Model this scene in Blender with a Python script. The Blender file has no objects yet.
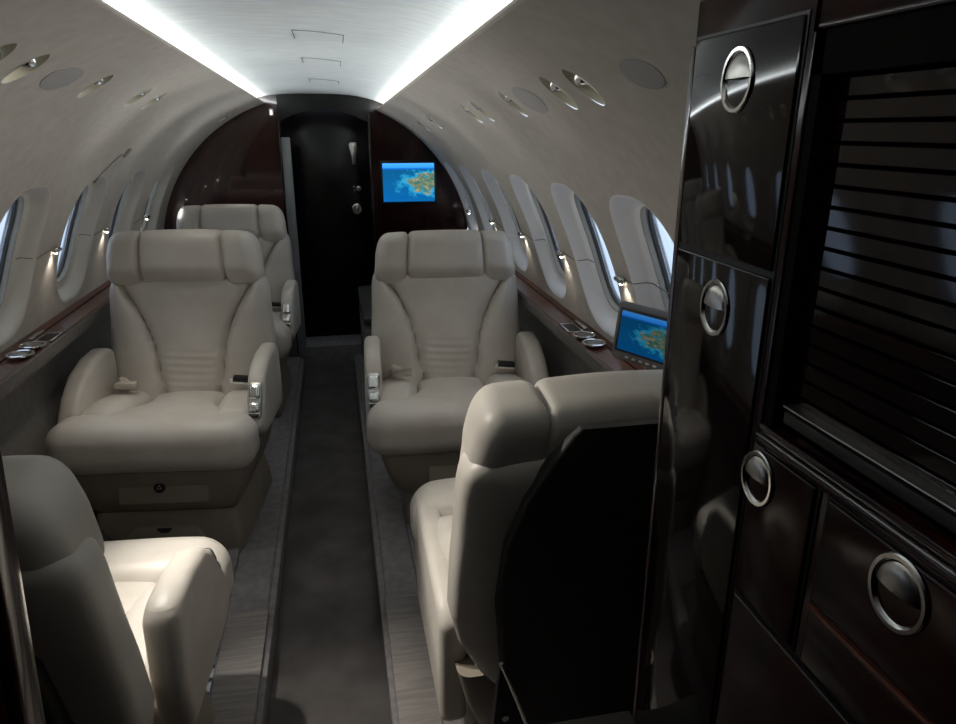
import bpy, bmesh, math, random
from math import sin, cos, pi, radians as R, sqrt, atan2, hypot
from mathutils import Vector, Matrix
random.seed(4)
scene = bpy.context.scene
col = scene.collection

# ------------------------------------------------------------------ materials
def nodes_of(m):
    m.use_nodes = True
    nt = m.node_tree
    for n in list(nt.nodes): nt.nodes.remove(n)
    out = nt.nodes.new('ShaderNodeOutputMaterial')
    return nt, out

def N(nt, kind, **kw):
    n = nt.nodes.new(kind)
    for k, v in kw.items():
        if k.startswith('i_'):
            n.inputs[k[2:].replace('_', ' ')].default_value = v
        else:
            setattr(n, k, v)
    return n

def rgba(c): return (c[0], c[1], c[2], 1.0)

def srgb(r, g, b):
    def f(u):
        u /= 255.0
        return u / 12.92 if u <= .04045 else ((u + .055) / 1.055) ** 2.4
    return (f(r), f(g), f(b))

def mat(name, c1, c2=None, rough=.6, metal=0., scale=20., stretch=(1, 1, 1), bump=0., bscale=None, bdist=.002,
        coat=0., spec=.5, detail=4., rough2=None, sheen=0., ramp=(.35, .65)):
    m = bpy.data.materials.new(name)
    nt, out = nodes_of(m)
    b = N(nt, 'ShaderNodeBsdfPrincipled')
    b.inputs['Roughness'].default_value = rough
    b.inputs['Metallic'].default_value = metal
    b.inputs['Coat Weight'].default_value = coat
    b.inputs['Coat Roughness'].default_value = .03
    b.inputs['Specular IOR Level'].default_value = spec
    b.inputs['Sheen Weight'].default_value = sheen
    nt.links.new(b.outputs[0], out.inputs[0])
    tc = N(nt, 'ShaderNodeTexCoord')
    mp = N(nt, 'ShaderNodeMapping')
    mp.inputs['Scale'].default_value = stretch
    nt.links.new(tc.outputs['Object'], mp.inputs[0])
    no = N(nt, 'ShaderNodeTexNoise', i_Scale=scale, i_Detail=detail)
    nt.links.new(mp.outputs[0], no.inputs['Vector'])
    rp = N(nt, 'ShaderNodeValToRGB')
    rp.color_ramp.elements[0].position = ramp[0]
    rp.color_ramp.elements[1].position = ramp[1]
    rp.color_ramp.elements[0].color = rgba(c1)
    rp.color_ramp.elements[1].color = rgba(c2 or c1)
    nt.links.new(no.outputs['Fac'], rp.inputs[0])
    nt.links.new(rp.outputs[0], b.inputs['Base Color'])
    if bump:
        n2 = N(nt, 'ShaderNodeTexNoise', i_Scale=bscale or scale * 4, i_Detail=5.)
        nt.links.new(mp.outputs[0], n2.inputs['Vector'])
        bp = N(nt, 'ShaderNodeBump', i_Strength=bump, i_Distance=bdist)
        nt.links.new(n2.outputs['Fac'], bp.inputs['Height'])
        nt.links.new(bp.outputs[0], b.inputs['Normal'])
    return m

def emit(name, c, s):
    m = bpy.data.materials.new(name)
    nt, out = nodes_of(m)
    e = N(nt, 'ShaderNodeEmission')
    no = N(nt, 'ShaderNodeTexNoise', i_Scale=3.)
    mx = N(nt, 'ShaderNodeMix', data_type='RGBA')
    mx.inputs['Factor'].default_value = .5
    mx.inputs[6].default_value = rgba(c); mx.inputs[7].default_value = rgba([k * .97 for k in c])
    nt.links.new(no.outputs['Fac'], mx.inputs['Factor'])
    nt.links.new(mx.outputs[2], e.inputs[0])
    e.inputs[1].default_value = s
    nt.links.new(e.outputs[0], out.inputs[0])
    return m

def screen_mat(name, strength, shift):
    m = bpy.data.materials.new(name)
    nt, out = nodes_of(m)
    tc = N(nt, 'ShaderNodeTexCoord')
    sp = N(nt, 'ShaderNodeSeparateXYZ')
    nt.links.new(tc.outputs['Object'], sp.inputs[0])      # screen space: x across 0..1, y up 0..1 (scaled object)
    rp = N(nt, 'ShaderNodeValToRGB')
    cr = rp.color_ramp
    cr.elements[0].position = 0.; cr.elements[0].color = rgba(srgb(8, 88, 150))
    cr.elements[1].position = 1.; cr.elements[1].color = rgba(srgb(70, 160, 245))
    for p, c in ((.45, (10, 86, 140)), (.82, (12, 82, 128)), (.865, (18, 98, 190)), (.885, (45, 140, 250))):
        e = cr.elements.new(p); e.color = rgba(srgb(*c))
    nt.links.new(sp.outputs['Y'], rp.inputs[0])
    # land mask: noise + bias towards right of centre
    nz = N(nt, 'ShaderNodeTexNoise', i_Scale=5.5, i_Detail=10.)
    nz.inputs['Roughness'].default_value = .62
    mp = N(nt, 'ShaderNodeMapping'); mp.inputs['Location'].default_value = (shift, .3, 0)
    nt.links.new(tc.outputs['Object'], mp.inputs[0]); nt.links.new(mp.outputs[0], nz.inputs[0])
    def math2(op, a, b):
        n = N(nt, 'ShaderNodeMath', operation=op)
        for i, v in enumerate((a, b)):
            if isinstance(v, (int, float)): n.inputs[i].default_value = v
            else: nt.links.new(v, n.inputs[i])
        return n.outputs[0]
    dx = math2('MULTIPLY', math2('SUBTRACT', sp.outputs['X'], .92), .85)
    dy = math2('MULTIPLY', math2('SUBTRACT', sp.outputs['Y'], .47), 1.5)
    d = math2('SQRT', math2('ADD', math2('MULTIPLY', dx, dx), math2('MULTIPLY', dy, dy)), 0.)
    land = math2('SUBTRACT', math2('MULTIPLY', nz.outputs['Fac'], .75), math2('MULTIPLY', d, .62))
    lr = N(nt, 'ShaderNodeValToRGB')
    lr.color_ramp.elements[0].position = .14; lr.color_ramp.elements[0].color = (0, 0, 0, 1)
    lr.color_ramp.elements[1].position = .19; lr.color_ramp.elements[1].color = (1, 1, 1, 1)
    nt.links.new(land, lr.inputs[0])
    n3 = N(nt, 'ShaderNodeTexNoise', i_Scale=11., i_Detail=8.)
    nt.links.new(mp.outputs[0], n3.inputs[0])
    lc = N(nt, 'ShaderNodeValToRGB')
    lc.color_ramp.elements[0].position = .38; lc.color_ramp.elements[0].color = rgba(srgb(40, 100, 100))
    lc.color_ramp.elements[1].position = .68; lc.color_ramp.elements[1].color = rgba(srgb(150, 140, 122))
    e = lc.color_ramp.elements.new(.52); e.color = rgba(srgb(92, 112, 88))
    nt.links.new(n3.outputs['Fac'], lc.inputs[0])
    coast = N(nt, 'ShaderNodeValToRGB')
    coast.color_ramp.elements[0].position = .02; coast.color_ramp.elements[0].color = (0, 0, 0, 1)
    coast.color_ramp.elements[1].position = .15; coast.color_ramp.elements[1].color = (1, 1, 1, 1)
    nt.links.new(land, coast.inputs[0])
    m0 = N(nt, 'ShaderNodeMix', data_type='RGBA')
    nt.links.new(coast.outputs[0], m0.inputs[0]); nt.links.new(rp.outputs[0], m0.inputs[6]); m0.inputs[7].default_value = rgba(srgb(40, 150, 190))
    m1 = N(nt, 'ShaderNodeMix', data_type='RGBA')
    nt.links.new(lr.outputs[0], m1.inputs[0]); nt.links.new(m0.outputs[2], m1.inputs[6]); nt.links.new(lc.outputs[0], m1.inputs[7])
    em = N(nt, 'ShaderNodeEmission'); em.inputs[1].default_value = strength
    nt.links.new(m1.outputs[2], em.inputs[0])
    nt.links.new(em.outputs[0], out.inputs[0])
    return m

def glass_mat():
    m = bpy.data.materials.new('window_glass')
    nt, out = nodes_of(m)
    t = N(nt, 'ShaderNodeBsdfTransparent'); t.inputs[0].default_value = (.64, .66, .68, 1)
    g = N(nt, 'ShaderNodeBsdfGlossy', i_Roughness=.06)
    tl = N(nt, 'ShaderNodeBsdfTranslucent'); tl.inputs[0].default_value = (.8, .85, .9, 1)
    tc = N(nt, 'ShaderNodeTexCoord')
    nz = N(nt, 'ShaderNodeTexNoise', i_Scale=9.); nz.inputs['Detail'].default_value = 3
    mp = N(nt, 'ShaderNodeMapping'); mp.inputs['Scale'].default_value = (1, 2.5, .3)
    nt.links.new(tc.outputs['Object'], mp.inputs[0]); nt.links.new(mp.outputs[0], nz.inputs[0])
    mr = N(nt, 'ShaderNodeMapRange'); mr.inputs[1].default_value = .35; mr.inputs[2].default_value = .7
    mr.inputs[3].default_value = .05; mr.inputs[4].default_value = .4
    nt.links.new(nz.outputs['Fac'], mr.inputs[0])
    fr = N(nt, 'ShaderNodeFresnel', i_IOR=1.3)
    m1 = N(nt, 'ShaderNodeMixShader'); m2 = N(nt, 'ShaderNodeMixShader')
    nt.links.new(mr.outputs[0], m1.inputs[0]); nt.links.new(t.outputs[0], m1.inputs[1]); nt.links.new(tl.outputs[0], m1.inputs[2])
    m2.inputs[0].default_value = .06
    nt.links.new(m1.outputs[0], m2.inputs[1]); nt.links.new(g.outputs[0], m2.inputs[2])
    nt.links.new(m2.outputs[0], out.inputs[0])
    return m

LEATHER = mat('cream_leather', srgb(187, 179, 168), srgb(199, 192, 182), rough=.42, scale=7, bump=.18, bscale=420, bdist=.0012, spec=.45)
LEATHER_TRIM = mat('taupe_seat_base', srgb(136, 126, 112), srgb(146, 136, 122), rough=.55, scale=8, bump=.12, bscale=300)
BACKSHELL = mat('dark_seat_backshell', srgb(38, 35, 32), srgb(44, 41, 37), rough=.6, scale=12)
LINER = mat('suede_headliner', srgb(190, 182, 170), srgb(198, 190, 179), rough=.9, scale=26, bump=.2, bscale=900, bdist=.0006, spec=.2, detail=8)
SURROUND_LIT = mat('lit_window_surround', srgb(240, 239, 240), srgb(244, 243, 244), rough=.6, scale=10, spec=.4)  # paler liner tone: daylight on the right window recesses put into the colour
SURROUND_LIT_LEFT = mat('lit_window_surround_left', srgb(208, 201, 189), srgb(214, 207, 196), rough=.6, scale=10, spec=.4)  # same painted light, weaker and warmer, for the left recesses
CEIL = mat('pale_ceiling_cloth', srgb(222, 226, 224), srgb(234, 238, 236), rough=.9, scale=16, stretch=(.7, 3, 1), spec=.2, detail=8)
PANEL = mat('grey_side_panel', srgb(98, 93, 87), srgb(108, 103, 97), rough=.85, scale=40, bump=.2, bscale=600)
WOOD = mat('gloss_mahogany', srgb(66, 30, 21), srgb(104, 52, 34), rough=.3, scale=9, stretch=(1, .08, 3), coat=.35, detail=8)
WOODV = mat('gloss_mahogany_upright', srgb(40, 17, 13), srgb(64, 30, 22), rough=.22, scale=8, stretch=(3, 3, .14), coat=1., detail=8)
DARKWOOD = mat('dark_gloss_veneer', srgb(22, 7, 6), srgb(46, 15, 11), rough=.16, scale=8, stretch=(3, 3, .14), coat=.0, spec=.38, detail=8)
BLACKGLOSS = mat('black_gloss_lacquer', srgb(16, 8, 7), srgb(24, 12, 10), rough=.06, scale=6, coat=.0, spec=.42)
DOORBLACK = mat('dim_black_door', srgb(9, 7, 6), srgb(14, 10, 8), rough=.22, scale=6, coat=0., spec=.3)
CARPET = mat('grey_carpet', srgb(116, 112, 112), srgb(132, 128, 127), rough=1., scale=34, bump=.6, bscale=520, bdist=.004, spec=.1, detail=8)
CARPET_RIB = mat('ribbed_grey_carpet', srgb(124, 118, 115), srgb(142, 136, 131), rough=1., scale=30, stretch=(.25, 3, 1), bump=.8, bscale=90, bdist=.004, spec=.1)
RUNNER = mat('dark_aisle_carpet', srgb(76, 72, 70), srgb(90, 86, 84), rough=1., scale=7, bump=.6, bscale=480, bdist=.004, spec=.1, detail=9)
CHROME = mat('polished_chrome', (.75, .74, .71), (.82, .81, .78), rough=.16, metal=1., scale=5)
SATIN = mat('satin_nickel', (.55, .53, .49), (.62, .6, .56), rough=.3, metal=1., scale=5)
BLACK = mat('black_plastic', srgb(16, 16, 17), srgb(22, 22, 23), rough=.45, scale=10)
GREYFRAME = mat('grey_window_frame', srgb(152, 148, 137), srgb(160, 156, 145), rough=.5, scale=8)
GASKET = mat('dark_window_gasket', srgb(40, 38, 36), srgb(46, 44, 42), rough=.6, scale=8)
GREYMETAL = mat('grey_painted_metal', srgb(128, 129, 131), srgb(138, 139, 141), rough=.4, scale=8, metal=.3)
BEZEL = mat('grey_monitor_bezel', srgb(92, 92, 92), srgb(100, 100, 100), rough=.4, scale=8)
SPEAKER = mat('speaker_cloth', srgb(168, 163, 158), srgb(176, 171, 166), rough=1., scale=300)
SCOOP = mat('light_scoop', srgb(206, 200, 178), srgb(214, 208, 186), rough=.5, scale=8)
SEAM = mat('seam_grey', srgb(112, 110, 106), srgb(120, 118, 114), rough=1., scale=8)  # even grey for seam welts and panel joints
WEB = mat('belt_webbing', srgb(176, 166, 150), srgb(186, 176, 160), rough=.8, scale=60, stretch=(1, 1, 8))
TRACKM = mat('floor_track_metal', srgb(120, 122, 126), srgb(150, 152, 156), rough=.3, metal=.8, scale=30)
COVE = emit('cove_led', (.90, .96, 1.), 5.4)
LENS = emit('reading_lens', (1., .96, .88), 3.)
LENS_DIM = emit('reading_lens_dim', (1., .96, .9), .55)
SPARK = emit('window_light_lens', (1., .95, .84), 5.)
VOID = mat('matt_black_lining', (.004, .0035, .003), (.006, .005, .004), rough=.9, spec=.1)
GLASS = glass_mat()
SCREEN = screen_mat('moving_map', .62, .0)
SCREEN2 = screen_mat('moving_map_small', .20, 3.1)

# ------------------------------------------------------------------ mesh helpers
class MB:
    def __init__(self): self.v = []; self.f = []
    def add(self, verts, faces, M=None):
        b = len(self.v)
        for p in verts:
            p = Vector(p)
            if M is not None: p = M @ p
            self.v.append(p)
        self.f.extend([tuple(i + b for i in f) for f in faces])
        return self
    def bm(self, bm, M=None):
        bm.verts.index_update()
        vs = [v.co.copy() for v in bm.verts]
        fs = [[v.index for v in f.verts] for f in bm.faces]
        bm.free()
        return self.add(vs, fs, M)
    # plain bevelled box
    def box(self, x0, x1, y0, y1, z0, z1, bev=0., seg=2, M=None):
        bm = bmesh.new()
        bmesh.ops.create_cube(bm, size=1)
        for v in bm.verts:
            v.co = ((x0 + x1) / 2 + v.co.x * (x1 - x0), (y0 + y1) / 2 + v.co.y * (y1 - y0), (z0 + z1) / 2 + v.co.z * (z1 - z0))
        if bev: bmesh.ops.bevel(bm, geom=bm.edges[:], offset=bev, segments=seg, profile=.5, affect='EDGES')
        return self.bm(bm, M)
    # soft rounded box with a free deformation fn(p, normal) -> p
    def soft(self, c, size, r, n=(16, 16, 16), fn=None, M=None):
        h = [s / 2 for s in size]
        verts, faces, idx = [], [], {}
        def coord(i, n, h, r):
            # denser towards ends so the rounding stays smooth
            t = i / n
            return -h + 2 * h * t
        def vert(i, j, k):
            key = (i, j, k)
            if key in idx: return idx[key]
            p = [coord(i, n[0], h[0], r), coord(j, n[1], h[1], r), coord(k, n[2], h[2], r)]
            q = [max(-(h[a] - r), min(h[a] - r, p[a])) for a in range(3)]
            d = Vector([p[a] - q[a] for a in range(3)])
            nn = d.normalized() if d.length > 1e-9 else Vector((0, 0, 1))
            P = Vector(q) + nn * r
            if fn: P = Vector(fn(P, nn))
            idx[key] = len(verts); verts.append(P + Vector(c))
            return idx[key]
        for a in range(3):
            b1, b2 = (a + 1) % 3, (a + 2) % 3
            for e in (0, n[a]):
                for i in range(n[b1]):
                    for j in range(n[b2]):
                        q = []
                        for di, dj in ((0, 0), (1, 0), (1, 1), (0, 1)):
                            k = [0, 0, 0]; k[a] = e; k[b1] = i + di; k[b2] = j + dj
                            q.append(vert(*k))
                        faces.append(q if e else q[::-1])
        return self.add(verts, faces, M)
    # polygon in the (a,b) plane extruded along an axis
    def prism(self, poly, d0, d1, axis='x', bev=0., seg=2, M=None):
        bm = bmesh.new()
        def P(a, b, d): return {'x': (d, a, b), 'y': (a, d, b), 'z': (a, b, d)}[axis]
        lo = [bm.verts.new(P(a, b, d0)) for a, b in poly]
        hi = [bm.verts.new(P(a, b, d1)) for a, b in poly]
        n = len(poly)
        bm.faces.new(lo); bm.faces.new(hi[::-1])
        for i in range(n): bm.faces.new((lo[i], hi[i], hi[(i + 1) % n], lo[(i + 1) % n]))
        bmesh.ops.recalc_face_normals(bm, faces=bm.faces[:])
        if bev: bmesh.ops.bevel(bm, geom=bm.edges[:], offset=bev, segments=seg, profile=.5, affect='EDGES')
        return self.bm(bm, M)
    def lathe(self, prof, n=24, M=None, cap0=True, cap1=True):
        vs, fs = [], []
        for r, z in prof:
            for i in range(n):
                a = 2 * pi * i / n
                vs.append((r * cos(a), r * sin(a), z))
        m = len(prof)
        for k in range(m - 1):
            for i in range(n):
                j = (i + 1) % n
                fs.append((k * n + i, k * n + j, (k + 1) * n + j, (k + 1) * n + i))
        if cap0: fs.append(tuple(range(n))[::-1])
        if cap1: fs.append(tuple((m - 1) * n + i for i in range(n)))
        return self.add(vs, fs, M)
    def tube(self, pts, r, n=8, M=None):
        pts = [Vector(p) for p in pts]
        vs, fs = [], []
        up = Vector((0, 0, 1))
        for k, p in enumerate(pts):
            t = (pts[min(k + 1, len(pts) - 1)] - pts[max(k - 1, 0)]).normalized()
            u = t.cross(up)
            if u.length < 1e-4: u = t.cross(Vector((1, 0, 0)))
            u.normalize(); w = u.cross(t)
            rr = r[k] if isinstance(r, (list, tuple)) else r
            for i in range(n):
                a = 2 * pi * i / n
                vs.append(p + (u * cos(a) + w * sin(a)) * rr)
        for k in range(len(pts) - 1):
            for i in range(n):
                j = (i + 1) % n
                fs.append((k * n + i, k * n + j, (k + 1) * n + j, (k + 1) * n + i))
        fs.append(tuple(range(n))[::-1]); fs.append(tuple((len(pts) - 1) * n + i for i in range(n)))
        return self.add(vs, fs, M)
    def loft(self, loops, M=None, caps=True):
        n = len(loops[0]); vs = [p for L in loops for p in L]; fs = []
        for k in range(len(loops) - 1):
            for i in range(n):
                j = (i + 1) % n
                fs.append((k * n + i, k * n + j, (k + 1) * n + j, (k + 1) * n + i))
        if caps:
            fs.append(tuple(range(n))[::-1]); fs.append(tuple((len(loops) - 1) * n + i for i in range(n)))
        return self.add(vs, fs, M)
    def grid(self, rows, M=None, flip=False):
        n = len(rows[0]); vs = [p for r in rows for p in r]; fs = []
        for k in range(len(rows) - 1):
            for i in range(n - 1):
                q = (k * n + i, k * n + i + 1, (k + 1) * n + i + 1, (k + 1) * n + i)
                fs.append(q[::-1] if flip else q)
        return self.add(vs, fs, M)
    def build(self, name, material, parent=None, sharp=38, recalc=True, weld=0.):
        me = bpy.data.meshes.new(name)
        me.from_pydata([tuple(v) for v in self.v], [], self.f)
        bm = bmesh.new(); bm.from_mesh(me)
        if weld: bmesh.ops.remove_doubles(bm, verts=bm.verts[:], dist=weld)
        if recalc: bmesh.ops.recalc_face_normals(bm, faces=bm.faces[:])
        bm.to_mesh(me); bm.free()
        me.polygons.foreach_set('use_smooth', [True] * len(me.polygons))
        me.set_sharp_from_angle(angle=R(sharp))
        me.materials.append(material)
        o = bpy.data.objects.new(name, me)
        col.objects.link(o)
        if parent is not None: o.parent = parent
        return o

def tag(o, label=None, cat=None, group=None, kind=None):
    if label: o['label'] = label
    if cat: o['category'] = cat
    if group: o['group'] = group
    if kind: o['kind'] = kind
    return o

def empty(name, loc=(0, 0, 0), rz=0., **kw):
    o = bpy.data.objects.new(name, None)
    o.empty_display_size = .05
    col.objects.link(o)
    o.location = loc; o.rotation_euler = (0, 0, rz)
    return tag(o, **kw)

def copy_tree(o, parent=None):
    c = o.copy(); col.objects.link(c)
    if parent is not None: c.parent = parent
    for ch in [q for q in bpy.data.objects if q.parent == o]: copy_tree(ch, c)
    return c

def smooth(a, b, x):
    t = max(0., min(1., (x - a) / (b - a))); return t * t * (3 - 2 * t)

def lerp(tab, x):
    if x <= tab[0][0]: return tab[0][1]
    for (a, p), (b, q) in zip(tab, tab[1:]):
        if x <= b:
            t = (x - a) / (b - a); return p + (q - p) * t
    return tab[-1][1]

def srounded(hx, hy, r, n=40):          # rounded rectangle loop
    pts = []
    for cx, cy, a0 in ((hx - r, hy - r, 0), (-hx + r, hy - r, 90), (-hx + r, -hy + r, 180), (hx - r, -hy + r, 270)):
        for i in range(n // 4):
            a = R(a0 + 90 * i / (n // 4 - 1))
            pts.append((cx + r * cos(a), cy + r * sin(a)))
    return pts

# ------------------------------------------------------------------ fuselage geometry
RAD, ZC = .98, .78
YB = 4.70                     # forward bulkhead
Y0 = -.60                     # aft end of what is built
def zsh(z, y):
    t = smooth(.9, 1.6, z)
    return z + .02 * (YB - y) * t
def shell(side, y, ang, d=0.):
    a = R(ang)
    x = side * (RAD + d) * cos(a); z = ZC + (RAD + d) * sin(a)
    return Vector((x, y, zsh(z, y)))
WIN = {1: [1.61, 2.13, 2.695, 3.27, 3.89, 4.45], -1: [1.14, 1.77, 2.395, 3.015, 3.65, 4.27]}
WA, WHA, WHY = 22.9, 11.0, .132        # window centre angle, half angle, half width
def scallop(y, ang, yc):
    u = (y - yc) / (.225 if y > yc else .170); v = (ang - 22.6) / 14.6
    rho = (abs(u) ** 2.8 + abs(v) ** 2.8) ** (1 / 2.8)
    return .038 * (1 - smooth(.78, 1.0, rho))

def border(y0, y1, a0, a1, m):
    pts = []
    for i in range(m): pts.append((y1, a0 + (a1 - a0) * (i / m)))                 # going up at y1
    for i in range(m): pts.append((y1 + (y0 - y1) * i / m, a1))
    for i in range(m): pts.append((y0, a1 + (a0 - a1) * i / m))
    for i in range(m): pts.append((y0 + (y1 - y0) * i / m, a0))
    return pts

def superell(u, v, n):
    L = hypot(u, v); u /= L; v /= L
    k = (abs(u) ** n + abs(v) ** n) ** (-1 / n)
    return u * k, v * k

def scallop_rho(y, ang, yc):
    u = (y - yc) / (.225 if y > yc else .170); v = (ang - 22.6) / 14.6
    return (abs(u) ** 2.8 + abs(v) ** 2.8) ** (1 / 2.8)
def hole_bay(mb, side, y0, y1, a0, a1, yc, ac, hy, ha, nexp, dfn, m=18, rings=16, rim=False):
    B = border(y0, y1, a0, a1, m)
    H = []; E = []
    for (y, a) in B:
        u, v = superell((y - yc) / hy, (a - ac) / ha, nexp)
        h = (yc + u * hy, ac + v * ha); H.append(h)
        lo, hi = 0., 1.
        if rim:
            for _ in range(22):
                t = (lo + hi) / 2
                if scallop_rho(h[0] + (y - h[0]) * t, h[1] + (a - h[1]) * t, yc) < 1: lo = t
                else: hi = t
        e = (h[0] + (y - h[0]) * lo, h[1] + (a - h[1]) * lo); E.append(e)
    def loop(P, Q, t):
        return [shell(side, p[0] + (q[0] - p[0]) * t, p[1] + (q[1] - p[1]) * t, dfn(p[0] + (q[0] - p[0]) * t, p[1] + (q[1] - p[1]) * t)) for p, q in zip(P, Q)]
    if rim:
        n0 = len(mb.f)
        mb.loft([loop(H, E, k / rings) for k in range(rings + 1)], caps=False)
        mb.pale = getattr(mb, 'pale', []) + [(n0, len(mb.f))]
        mb.loft([loop(E, B, k / 5) for k in range(6)], caps=False)
    else:
        mb.loft([loop(H, B, (k / rings) ** 1.1) for k in range(rings + 1)], caps=False)
    return H

def flat_patch(mb, side, y0, y1, a0, a1, ny, na):
    rows = [[shell(side, y0 + (y1 - y0) * i / ny, a0 + (a1 - a0) * j / na) for j in range(na + 1)] for i in range(ny + 1)]
    mb.grid(rows)

A_LED, A_WIN, A_TOP = 3.5, 42.0, {-1: 72.7, 1: 66.4}
PSU = {-1: (48., 66., 59.6, 3.3), 1: (46., 62., 54.5, 3.1)}
PSU_Y = {-1: [1.515, 1.675, 2.12, 2.555, 2.766, 4.46], 1: [1.34, 1.495, 1.895, 2.295, 2.485, 3.42, 3.88]}
walls = {}
windows = []
nwin = 0
for side in (-1, 1):
    mb = MB()
    cs = WIN[side]
    edges = [cs[0] - .31] + [(a + b) / 2 for a, b in zip(cs, cs[1:])] + [YB]
    flat_patch(mb, side, Y0, edges[0], A_LED, A_WIN, 1, 18)
    for i, yc in enumerate(cs):
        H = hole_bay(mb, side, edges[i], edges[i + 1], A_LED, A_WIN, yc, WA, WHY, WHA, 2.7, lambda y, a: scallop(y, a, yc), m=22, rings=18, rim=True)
        # ---- window assembly: reveal frame, gasket, pane, half-raised shade
        nwin += 1
        w = empty('window_%d' % nwin, shell(side, yc, WA, .03), kind='structure')
        inv = Matrix.Translation(-w.location)
        def edge_ring(s, off):
            return [shell(side, yc + (h[0] - yc) * s, WA + (h[1] - WA) * s, scallop(h[0], h[1], yc) + off) for h in H]
        def ring(s, d, dz=0.):
            return [shell(side, yc + (h[0] - yc) * s, WA + (h[1] - WA) * s + dz, d) for h in H]
        f = MB(); f.loft([ring(1.02, .050), edge_ring(1.015, .0005), edge_ring(.985, .001), ring(.975, .041), ring(.965, .054), ring(.935, .057), ring(.935, .076)], M=inv, caps=False)
        f.build('window_frame', GREYFRAME, w, recalc=False)
        g = MB(); g.loft([ring(.950, .0560), ring(.936, .0540), ring(.918, .0560), ring(.918, .072)], M=inv, caps=False)
        g.build('window_gasket', GASKET, w, recalc=False)
        p = MB(); L = ring(.935, .065); c = shell(side, yc, WA, .066)
        half = [[c + (q - c) * t for q in L] for t in (.001, .5, 1)]
        p.loft(half, M=inv, caps=False)
        p.build('window_pane', GLASS, w, recalc=False)
        windows.append((side, yc))
    a0, a1, ac, ha = PSU[side]
    flat_patch(mb, side, Y0, YB, A_WIN, a0, 1, 6)
    ys = PSU_Y[side]
    e2 = [ys[0] - .075] + [(a + b) / 2 if b - a < .2 else None for a, b in zip(ys, ys[1:])] + [None]
    y = Y0
    for i, yc in enumerate(ys):
        lo = max(y, yc - .1)
        hi = yc + .1 if i + 1 == len(ys) or ys[i + 1] - yc > .2 else (yc + ys[i + 1]) / 2
        if lo > y + 1e-6: flat_patch(mb, side, y, lo, a0, a1, 1, 18)
        hole_bay(mb, side, lo, hi, a0, a1, yc, ac, .036, ha, 2.0, lambda y, a: 0., rings=8)
        y = hi
    flat_patch(mb, side, y, YB, a0, a1, 1, 18)
    flat_patch(mb, side, Y0, YB, a1, A_TOP[side], 1, 8)
    # rolled lip at the cove
    rows = []
    for (da, dd) in ((0, 0), (.35, .002), (.5, .006), (.3, .010), (-.3, .012), (-9., .014)):
        rows.append([shell(side, Y0, A_TOP[side] + da, dd), shell(side, YB, A_TOP[side] + da, dd)])
    mb.grid(rows)
    # wall below the ledge
    o = mb.build('wall_left' if side < 0 else 'wall_right', LINER, sharp=30, recalc=False)
    o.data.materials.append(SURROUND_LIT if side > 0 else SURROUND_LIT_LEFT)                       # paler tone paints window light onto the recesses around the panes
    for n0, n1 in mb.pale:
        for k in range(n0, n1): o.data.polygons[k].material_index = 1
    o['kind'] = 'structure'
    lo = MB()
    flat_patch(lo, side, Y0, YB, -50., A_LED, 1, 30)
    o = lo.build('trim_1' if side < 0 else 'trim_2', PANEL, recalc=False); o['kind'] = 'structure'

# ceiling, slightly above the cove lips
cb = MB()
RC = RAD + .055
rows = []
for i in range(41):
    a = 58. + (180 - 48 - 58.) * i / 40
    rows.append([Vector((RC * cos(R(a)), y, zsh(ZC + RC * sin(R(a)) * (1 - .038 * smooth(62, 90, a) * smooth(118, 90, a)), y))) for y in (Y0, 1.2, 3.0, YB)])
cb.grid(rows)
o = cb.build('ceiling', CEIL, recalc=False); o['kind'] = 'structure'

# ceiling access panel outlines (three seams in the cloth), thin dark welts
for k, (ya, yb) in enumerate(((2.15, 2.4), (2.80, 3.0), (3.65, 3.9))):
    t = MB()
    zt = lambda x, y: zsh(ZC + sqrt(RC * RC - x * x) * .9625, y) - .0015
    for x in (.012, .150):
        t.tube([(x, ya, zt(x, ya)), (x, ya + .16, zt(x, ya + .16))], .0012, 6)
    t.tube([(.012 + .138 * i / 6, ya, zt(.012 + .138 * i / 6, ya)) for i in range(7)], .0009, 6)
    o = t.build('ceiling_hatch_seam', SEAM)
    tag(o, ('seam outline of ceiling hatch nearest the camera', 'short seam lines of middle ceiling hatch', 'short seam lines of ceiling hatch next to the forward bulkhead')[k], 'seam', 'hatch outlines along the ceiling')

# cove light strips behind the lips
for side in (-1, 1):
    s = MB()
    rows = []
    for d in (.0165, .042):
        rows.append([shell(side, .15, A_TOP[side] - 1.1, d), shell(side, YB - .02, A_TOP[side] - 1.1, d)])
    s.grid(rows, flip=False)
    o = s.build('cove_light', COVE, recalc=False)
    tag(o, 'white light strip glowing along the %s edge of the ceiling panel' % ('left' if side < 0 else 'right'), 'cove light', 'cove lights beside the ceiling panel')

# ------------------------------------------------------------------ floor
ZP = .10                      # platform under the seats
AX0, AX1 = -.195, .182
f = MB()
f.box(-.80, AX0, Y0, YB, ZP - .08, ZP, .012, 3)
f.box(AX1, .80, Y0, YB, ZP - .08, ZP, .012, 3)
o = f.build('floor', CARPET); o['kind'] = 'structure'
f = MB(); f.box(AX0 - .03, AX1 + .03, Y0, YB + .05, -.05, 0)
o = f.build('floor_aisle', RUNNER); o['kind'] = 'structure'
f = MB()
f.box(AX0 - .012, AX0 + .02, Y0, YB, -.01, ZP - .012, .006); f.box(AX1 - .02, AX1 + .012, Y0, YB, -.01, ZP - .012, .006)
o = f.build('trim_3', CARPET); o['kind'] = 'structure'
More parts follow.
